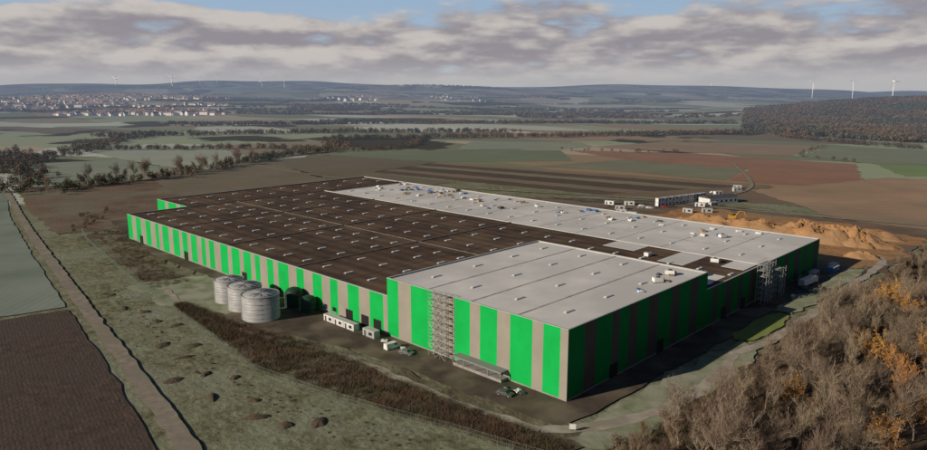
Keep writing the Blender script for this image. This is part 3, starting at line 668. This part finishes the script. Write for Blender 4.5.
# ------------------------------------------------------------------ trees
def make_tree(seed,h,leaf,leafmat,nleaf,bare):
    r=np.random.default_rng(seed); segs=[];tips=[]
    def nrm(v): return v/np.linalg.norm(v)
    def grow(p,d,Ln,rad,lev):
        n=4 if lev==0 else 3
        for k in range(n):
            d=nrm(d+r.normal(0,.10 if lev==0 else .2,3)+np.array([0,0,.10])); q=p+d*Ln/n
            segs.append((p,q,rad*(1-k*.2),rad*(1-(k+1)*.2),lev)); p=q
            if lev<3 and (k>=1 or lev>0):
                for _ in range((2,2,2)[lev] + (1 if lev==0 and k>1 else 0)):
                    s=nrm(r.normal(0,1,3)+1e-6); s=nrm(s-d*np.dot(s,d)); cd=nrm(d*.75+s*.7+np.array([0,0,.3]))
                    grow(p,cd,Ln*(.62 if lev==0 else .55)*r.uniform(.75,1.15),rad*.55*(1-.15*k),lev+1)
            if lev>=2: tips.append(p.copy())
    grow(np.array([0,0,-.1]),np.array([0,0,1.]),h*.66,h*.022,0)
    mb=MB()
    for a,b,ra,rb,lev in segs: mb.beam(a,b,max(ra,.035),max(rb,.024),5 if lev==0 else 3,caps=False)
    tr=mb.mesh("trunk",[m_bark])
    T=np.array(tips); idx=r.integers(0,len(T),nleaf)
    c=T[idx]+r.normal(0,.20,(nleaf,3))*h/10
    if bare:
        d=r.normal(0,1,(nleaf,3)); d[:,2]=np.abs(d[:,2])*1.2+.6; d/=np.linalg.norm(d,axis=1,keepdims=True)
        s=np.cross(d,r.normal(0,1,(nleaf,3))); s/=np.linalg.norm(s,axis=1,keepdims=True)
        Ln=r.uniform(.6,1.5,(nleaf,1)); w=.022
        V=np.stack([c-s*w,c+s*w,c+d*Ln],1)
    else:
        a=r.normal(0,1,(nleaf,3)); a/=np.linalg.norm(a,axis=1,keepdims=True); b=np.cross(a,r.normal(0,1,(nleaf,3))); b/=np.linalg.norm(b,axis=1,keepdims=True)
        s=leaf*r.uniform(.6,1.3,(nleaf,1)); V=np.stack([c-a*s,c+a*s,c+b*s*1.3],1)
    return tr,tri_mesh("crown",V,[leafmat])
protos=[]
for sd_,h,lf,mt,nl,br in [(1,11,.2,m_twig,1900,True),(2,10,.2,m_twig,1600,True),(3,8,.10,m_leafb,1900,False),(4,9.5,.13,m_leafo,3200,False),(5,7,.10,m_leafb,1700,False),(6,6,.12,m_leafg,2000,False),(7,12,.2,m_twig,1900,True),(8,5,.2,m_twig,1700,True)]:
    protos.append((make_tree(sd_,h,lf,mt,nl,br),br,h,mt))
desc={0:"bare grey-brown tree with fine twigs in the wood edge",2:"brown-leaved autumn tree in the wood edge",3:"orange-leaved autumn tree in the wood edge",5:"dull green bushy tree in the wood edge"}
def plant(k,x,y,z,s,lab,grp):
    (tr,cr),br,h,mt=protos[k]
    o=obj("tree",None,None,(x,y,z),random.uniform(0,6.28),label=lab,category="tree",group=grp); o.scale=(s,s,s*random.uniform(.95,1.2))
    obj("trunk",tr,o); obj("crown",cr,o)
def lab_for(k): 
    return desc[0] if protos[k][1] else (desc[3] if protos[k][3] is m_leafo else (desc[5] if protos[k][3] is m_leafg else desc[2]))
def edge_x(y):
    ys=[-40,-13,0,23,51,101,136,205,246,320]; xs=[17,19,21,24,23.5,22,24,25,27,30]
    return float(np.interp(y,ys,xs))
cnt=0;tries=0;placed=[]
while cnt<258 and tries<30000:
    tries+=1; y=random.uniform(-22,290); 
    xm=float(np.interp(y,[-22,33,120,246,300],[40,74,62,42,44])); x0=edge_x(y)+1.2
    if y<33: xm=min(xm, 18+ (y+22)*1.0+16)
    if xm<=x0: continue
    if random.random()> (xm-x0)/52: continue
    x=random.uniform(x0,xm)
    if any((x-a)**2+(y-b)**2<(3.7)**2 for a,b in placed): continue
    placed.append((x,y)); cnt+=1
    ed=(x-x0)<5
    # the orange trees stand together where the wood is deepest
    gold=(x>xm-24 and 30<y<135)
    k=random.choices(range(8),[5,5,2.2,(8 if gold else .5),2.6,.8,4,4])[0]
    s=random.uniform(.75,1.1)
    if ed: k=random.choices([2,4,5,7,1],[1.5,2,1.5,5,2])[0]; s=random.uniform(.45,.68)
    if y>135: k=random.choices([2,4,7,1],[1,2,5,1.5])[0]; s=random.uniform(.4,.72)
    plant(k,x,y,0,s,lab_for(k),"trees of the autumn wood")
belt=[(-470,20),(-488,60),(-495,105),(-518,155),(-545,205),(-578,252),(-600,310),(-606,360)]
def along(pl,step,jit):
    out=[]
    for a,b in zip(pl,pl[1:]):
        k=max(1,int(math.dist(a,b)/step))
        for j in range(k):
            t=(j+random.random()*.6)/k; out.append((a[0]+(b[0]-a[0])*t+random.gauss(0,jit),a[1]+(b[1]-a[1])*t+random.gauss(0,jit)))
    return out
bp=along(belt,5.6,5)
for x,y in bp[:42]:
    plant(random.choices([2,4,5,6,0],[3,2,2,3,2])[0],x,y,0,random.uniform(.85,1.15),"brown and dull green tree in the field hedge","trees of the field hedge")
def crowns(name,pts,mat,**kw):
    out=[]
    for (x,y,z,r,h,near) in pts:
        nn=100 if near else 34
        d=RNG.normal(0,1,(nn,3)); d/=np.linalg.norm(d,axis=1,keepdims=True); rad=RNG.uniform(.4,1.1,(nn,1))
        c=d*rad*np.array([r,r,h*.42])+np.array([x,y,z+h*.5])
        c[:,2]=np.maximum(c[:,2],z+.5)
        a=RNG.normal(0,1,(nn,3)); a/=np.linalg.norm(a,axis=1,keepdims=True); b=np.cross(a,d); b/=np.linalg.norm(b,axis=1,keepdims=True)+1e-6
        s=(r*(.17 if near else .32))*RNG.uniform(.6,1.3,(nn,1)); out.append(np.stack([c-a*s,c+a*s,c+b*s*1.5],1))
    return obj(name,tri_mesh(name,np.concatenate(out),[mat]),kind="stuff",**kw)
pts=[]
def belt_pts(pl,step,jit,h=(8,14),dens=1.):
    for x,y in along(pl,step,jit):
        if random.random()>dens: continue
        hh=random.uniform(*h); pts.append((x,y,hgt(x,y),hh*.45,hh,math.hypot(x,y)<1000))
for x,y in bp[42:]: hh=random.uniform(7,11); pts.append((x,y,0,hh*.42,hh,True))
belt_pts(belt,2.0,8,(4,8)); 
belt_pts([(-606,360),(-640,400),(-773,479)],2.2,9,(5,10))
belt_pts([(-480,10),(-530,14),(-600,40),(-700,60),(-860,80)],2.4,10,(5,10))
belt_pts([(-848,161),(-760,247),(-700,330),(-620,360)],2.5,6,(5,9))
belt_pts([(-773,479),(-666,645),(-569,771),(-480,927),(-371,1109)],2.0,9,(6,10))
belt_pts([(-603,359),(-571,420),(-610,500),(-700,600)],4,4,(4,8))
belt_pts([(-371,1109),(-300,1000),(-200,930),(-98,888)],2.8,6,(5,9))
belt_pts([(-423,573),(-340,600),(-290,645)],11,3,(3,6))
belt_pts([(-110,650),(-180,690),(-210,860)],11,3,(3,6))
belt_pts([(-1100,260),(-1000,430),(-900,620),(-700,800)],2.0,12,(5,10))
belt_pts([(-1300,500),(-1200,700),(-1050,900),(-800,1200),(-560,1400)],2.2,14,(5,10))
belt_pts([(-700,60),(-900,200),(-1100,350)],2.5,12,(5,10))
belt_pts([(-300,-8),(-330,4),(-365,20)],4,4,(2,4))
n0=0
while n0<7500:
    k=random.uniform(.40,.9); d=random.uniform(960,2050)
    x,y=bearing(k,d); lim=float(np.interp(k,[.40,.47,.56,.67,.9],[1350,1150,1040,960,930]))
    if d<lim: continue
    hh=random.uniform(9,12); pts.append((x,y,hgt(x,y)-1,hh*.6,hh,False)); n0+=1
rg=random.Random(5)
for g in range(120):
    k=rg.uniform(-.75,.75); d=rg.uniform(1500,6500); 
    if k>.4 and d<2500: continue
    a=YAW+rg.gauss(0,.18); Lg=rg.uniform(200,900)*(d/2500)**.6; wd=rg.choice([2,2,3,26])*(d/2500)
    x,y=bearing(k,d)
    for i in range(int(min(200,Lg*(1.6 if wd<20 else 2.5)/9))):
        t=rg.uniform(-.5,.5)*Lg; s=rg.gauss(0,wd); px=x+math.cos(a)*t-math.sin(a)*s; py=y+math.sin(a)*t+math.cos(a)*s
        hh=rg.uniform(5,8); pts.append((px,py,hgt(px,py)-1,hh*1.1,hh,False))
crowns("distant_woodland",pts,m_far)
S=[]
poly=[(-140,-31.5),(-103,-36),(-69,-40),(-44,-36),(-23,-31),(-9,-27),(14,-24)]
up=[(-140,-29),(-103,-26),(-69,-20),(-44,-19),(-23,-19),(-9,-18),(14,-16.5)]
for i in range(2500):
    t=random.random(); x=-140+154*t; lo=float(np.interp(x,[p[0] for p in poly],[p[1] for p in poly]))+.6; hi=float(np.interp(x,[p[0] for p in up],[p[1] for p in up])); y=random.uniform(lo,hi)
    S.append((x,y,random.uniform(.5,1.7)))
for i in range(900):
    x=random.uniform(-295,-165); y=float(np.interp(x,[-295,-165],[-8,-30]))+random.uniform(1,15); S.append((x,y,random.uniform(.3,1.)))
for i in range(160):
    x=random.uniform(-180,10); y=float(np.interp(x,[-180,-69,10],[-36,-46,-32]))-abs(random.gauss(0,5)); S.append((x,y,random.uniform(.12,.35)))
for i in range(900):
    y=random.uniform(-20,260); x=edge_x(y)+random.uniform(-.6,5); S.append((x,y,random.uniform(.5,1.5)))
for i in range(2000):
    y=random.uniform(-20,290); x=edge_x(y)+random.uniform(3,50); S.append((x,y,random.uniform(.5,1.6)))
tr=[]
for x,y,h in S:
    nn=34; c=np.array([x,y,0])+RNG.normal(0,1,(nn,3))*np.array([h*.55,h*.55,0])
    d=RNG.normal(0,.5,(nn,3)); d[:,2]=RNG.uniform(.5,1.2,nn); s=RNG.normal(0,1,(nn,3)); s[:,2]=0; s/=np.linalg.norm(s,axis=1,keepdims=True)+1e-6
    tr.append(np.stack([c-s*.06,c+s*.06,c+d*h],1))
obj("scrub",tri_mesh("scrub",np.concatenate(tr),[m_scrub]),kind="stuff")
# ------------------------------------------------------------------ town
def house(w,d,h,rh):
    mb=MB(); mb.box(-w/2,w/2,-d/2,d/2,-3,h,0)
    mb.add([(-w/2,-d/2,h),(-w/2,d/2,h),(-w/2,0,h+rh*.96),(w/2,-d/2,h),(w/2,d/2,h),(w/2,0,h+rh*.96)],[(0,2,1),(3,4,5)],0)
    e=.5; mb.add([(-w/2-e,-d/2-e,h-.3),(w/2+e,-d/2-e,h-.3),(w/2+e,0,h+rh),(-w/2-e,0,h+rh),(-w/2-e,d/2+e,h-.3),(w/2+e,d/2+e,h-.3)],[(0,1,2,3),(3,2,5,4)],1)
    mb.box(w*.2,w*.2+.7,-.4,.4,h+rh*.6,h+rh+1,0)
    return mb
hv=[house(12,9,6,4),house(16,10,6.5,4.5),house(10,9,5,4.5),house(26,12,8,3.5)]
hm=[m.mesh("house",[m_hwall,m_hroof]) for m in hv]
H=[]
rt=random.Random(21)
while len(H)<1150:
    k=rt.gauss(-.50,.075) if rt.random()<.85 else rt.uniform(-.66,-.36); d=rt.uniform(1900,3600)
    if not(-.66<k<-.33): continue
    x,y=bearing(k,d)
    if noise.noise(Vector((x/260,y/260,7.7)))<-.12: continue
    H.append((x,y,hgt(x,y),rt.choice([.2,.3,1.8,.9])+rt.gauss(0,.15),rt.choices([0,1,2,3],[4,3,3,1])[0],d))
for g in range(7):
    k0=rt.uniform(-.2,.12); d0=rt.uniform(2100,4600)
    for i in range(12):
        x,y=bearing(k0+rt.gauss(0,.02),d0+rt.gauss(0,90)); H.append((x,y,hgt(x,y),rt.uniform(0,3),rt.choice([0,1,2,3]),d0))
H.sort(key=lambda h:h[5])
for x,y,z,a,k,d in H[:295]:
    obj("house",hm[k],None,(x,y,z),a,label="pale rendered house with pitched roof in the hillside town",category="house",group="houses of the hillside town")
mb=MB()
for x,y,z,a,k,d in H[295:]:
    ca,sa=math.cos(a),math.sin(a); s=hv[k]; b=len(mb.v); mb.v+=[(x+vx*ca-vy*sa,y+vx*sa+vy*ca,z+vz) for vx,vy,vz in s.v]; mb.f+=[tuple(b+i for i in f) for f in s.f]; mb.m+=s.m
obj("house",mb.mesh("house",[m_hwall,m_hroof]),kind="stuff")
# ------------------------------------------------------------------ wind turbines
def turb():
    p=Proto(); mb=MB(); mb.beam((0,0,-20),(0,0,98),2.0,1.2,14); p.part("tower",mb.mesh("tower",[m_turb],True))
    mb=MB(); mb.box(-2,2,-3,7,96.5,100.5,0); p.part("nacelle",mb.mesh("nacelle",[m_turb]))
    mb=MB(); mb.lathe([(2.0,0),(1.8,1.5),(.8,2.6),(.1,3)],16); me=mb.mesh("hub",[m_turb]); me.transform(Matrix.Rotation(math.pi/2,4,'X'))
    h=p.part("rotor",me,-1,(0,-3,98.5))
    for i in range(3):
        mb=MB(); prof=[(0,1.0),(4,1.3),(10,2.4),(25,1.8),(40,1.0),(48,.3)]
        vs=[];fs=[]
        for z,c in prof: vs+=[(-c*.35,-1.2-.35,z),(c*.65,-1.2,z),(-c*.35,-1.2+.35,z)]
        for q in range(len(prof)-1):
            for s in range(3): fs.append((q*3+s,q*3+(s+1)%3,q*3+3+(s+1)%3,q*3+3+s))
        fs.append((15,16,17)); mb.add(vs,fs,0); me=mb.mesh("blade",[m_turb]); me.transform(Matrix.Rotation(2*math.pi*i/3,4,'Y'))
        p.part("blade",me,h)
    return p
TBN=turb()
for k,d,tgt in [(.494,5000,7),(.551,5000,7.5),(.608,4600,9.5),(-.49,6400,13),(-.411,6200,12),(-.372,7600,9),(-.348,7800,9),(-.285,7200,10),(-.253,7000,11),(.35,8800,2)]:
    x,y=bearing(k,d); z=hgt(x,y)
    s2=max(.8,min(1.35,(72+tgt*d/694-z)/98))
    e=TBN.spawn("wind_turbine",(x,y,z),YAW+random.uniform(-.5,.5),s2,label="white three-bladed wind turbine standing on distant hills",category="wind turbine",group="wind turbines on the horizon")
    for c in e.children:
        if c.name.startswith("rotor"): c.rotation_euler=(0,random.uniform(0,2),0)
# ------------------------------------------------------------------ camera, light, world
cd=bpy.data.cameras.new("camera"); cam=bpy.data.objects.new("camera",cd); COL.objects.link(cam)
cam.location=CAM; cam.rotation_euler=(math.pi/2-PITCH,0,YAW); cd.lens=693.84/927*36; cd.sensor_width=36; cd.clip_end=60000; cd.clip_start=1
scene.camera=cam
EL=math.radians(23); AZ=(-.33,-.944)
Sd=Vector((AZ[0]*math.cos(EL),AZ[1]*math.cos(EL),math.sin(EL)))
sund=bpy.data.lights.new("sun",'SUN'); sund.energy=5.0; sund.angle=math.radians(.5); sund.color=(1,.88,.71)
so=bpy.data.objects.new("sun",sund); COL.objects.link(so); so.location=Sd*300; so.rotation_euler=Sd.to_track_quat('Z','Y').to_euler()
w=bpy.data.worlds.new("World"); scene.world=w; w.use_nodes=True; nt=w.node_tree;n=nt.nodes;l=nt.links; n.clear()
out=n.new('ShaderNodeOutputWorld'); b1=n.new('ShaderNodeBackground'); b2=n.new('ShaderNodeBackground'); mx=n.new('ShaderNodeMixShader')
sk=n.new('ShaderNodeTexSky'); sk.sky_type='NISHITA'; sk.sun_disc=False; sk.sun_elevation=EL; sk.sun_rotation=math.atan2(AZ[0],AZ[1]); sk.dust_density=.3; sk.air_density=.7; sk.ozone_density=1
l.new(sk.outputs[0],b1.inputs[0]); b1.inputs[1].default_value=.05
tc=n.new('ShaderNodeTexCoord')
def mapping(sc,loc):
    mp=n.new('ShaderNodeMapping'); mp.inputs['Scale'].default_value=sc; mp.inputs['Location'].default_value=loc; l.new(tc.outputs['Generated'],mp.inputs[0]); return mp.outputs[0]
def wnoise(vec,detail,rough=.55,dist=0):
    z=n.new('ShaderNodeTexNoise'); z.inputs['Scale'].default_value=1; z.inputs['Detail'].default_value=detail; z.inputs['Roughness'].default_value=rough; z.inputs['Distortion'].default_value=dist; l.new(vec,z.inputs['Vector']); return z.outputs['Fac']
def wmap(src,a,b,c=0.,d=1.):
    r=n.new('ShaderNodeMapRange'); r.interpolation_type='SMOOTHSTEP'; r.inputs[1].default_value=a; r.inputs[2].default_value=b; r.inputs[3].default_value=c; r.inputs[4].default_value=d; l.new(src,r.inputs[0]); return r.outputs[0]
def wmath(op,a,b):
    m=n.new('ShaderNodeMath'); m.operation=op
    for i,v in enumerate((a,b)):
        if isinstance(v,(int,float)): m.inputs[i].default_value=v
        else: l.new(v,m.inputs[i])
    return m.outputs[0]
def wmix(f,a,b):
    m=n.new('ShaderNodeMix'); m.data_type='RGBA'
    for i,v in ((0,f),(6,a),(7,b)):
        if isinstance(v,tuple): m.inputs[i].default_value=c4(v)
        elif isinstance(v,float): m.inputs[i].default_value=v
        else: l.new(v,m.inputs[i])
    return m.outputs[2]
sep=n.new('ShaderNodeSeparateXYZ'); l.new(tc.outputs['Generated'],sep.inputs[0]); Z=sep.outputs['Z']
def deck(s):
    big=wnoise(mapping((5.5,5.5,24),(0.3,4.2,.2+s)),3,.5,0)
    fine=wnoise(mapping((17,17,52),(1.3,2.2,s*2.2)),8,.56,0)
    return wmath('ADD',wmath('MULTIPLY',big,.68),wmath('MULTIPLY',fine,.32))
d0=deck(0.); d1=deck(.38)
bias=wmath('ADD',d0,wmap(Z,.06,.125,.12,-.075))
cover=wmap(bias,.43,.55)
shade=wmap(wmath('SUBTRACT',d0,d1),-.09,.12)
tone=wmix(shade,(.29,.27,.30),(.56,.52,.495))
blue=wmix(wmap(Z,.0,.13),(.48,.52,.57),(.31,.44,.59))
low=wmix(cover,blue,tone)
low=wmix(wmap(Z,.005,.055,.85,0.),low,(.44,.44,.455))
l.new(low,b2.inputs[0]); b2.inputs[1].default_value=1
l.new(wmap(Z,.132,.18,1.,0.),mx.inputs[0]); l.new(b1.outputs[0],mx.inputs[1]); l.new(b2.outputs[0],mx.inputs[2]); l.new(mx.outputs[0],out.inputs[0])
scene.view_settings.view_transform='Standard'; scene.view_settings.look='None'; scene.view_settings.exposure=0
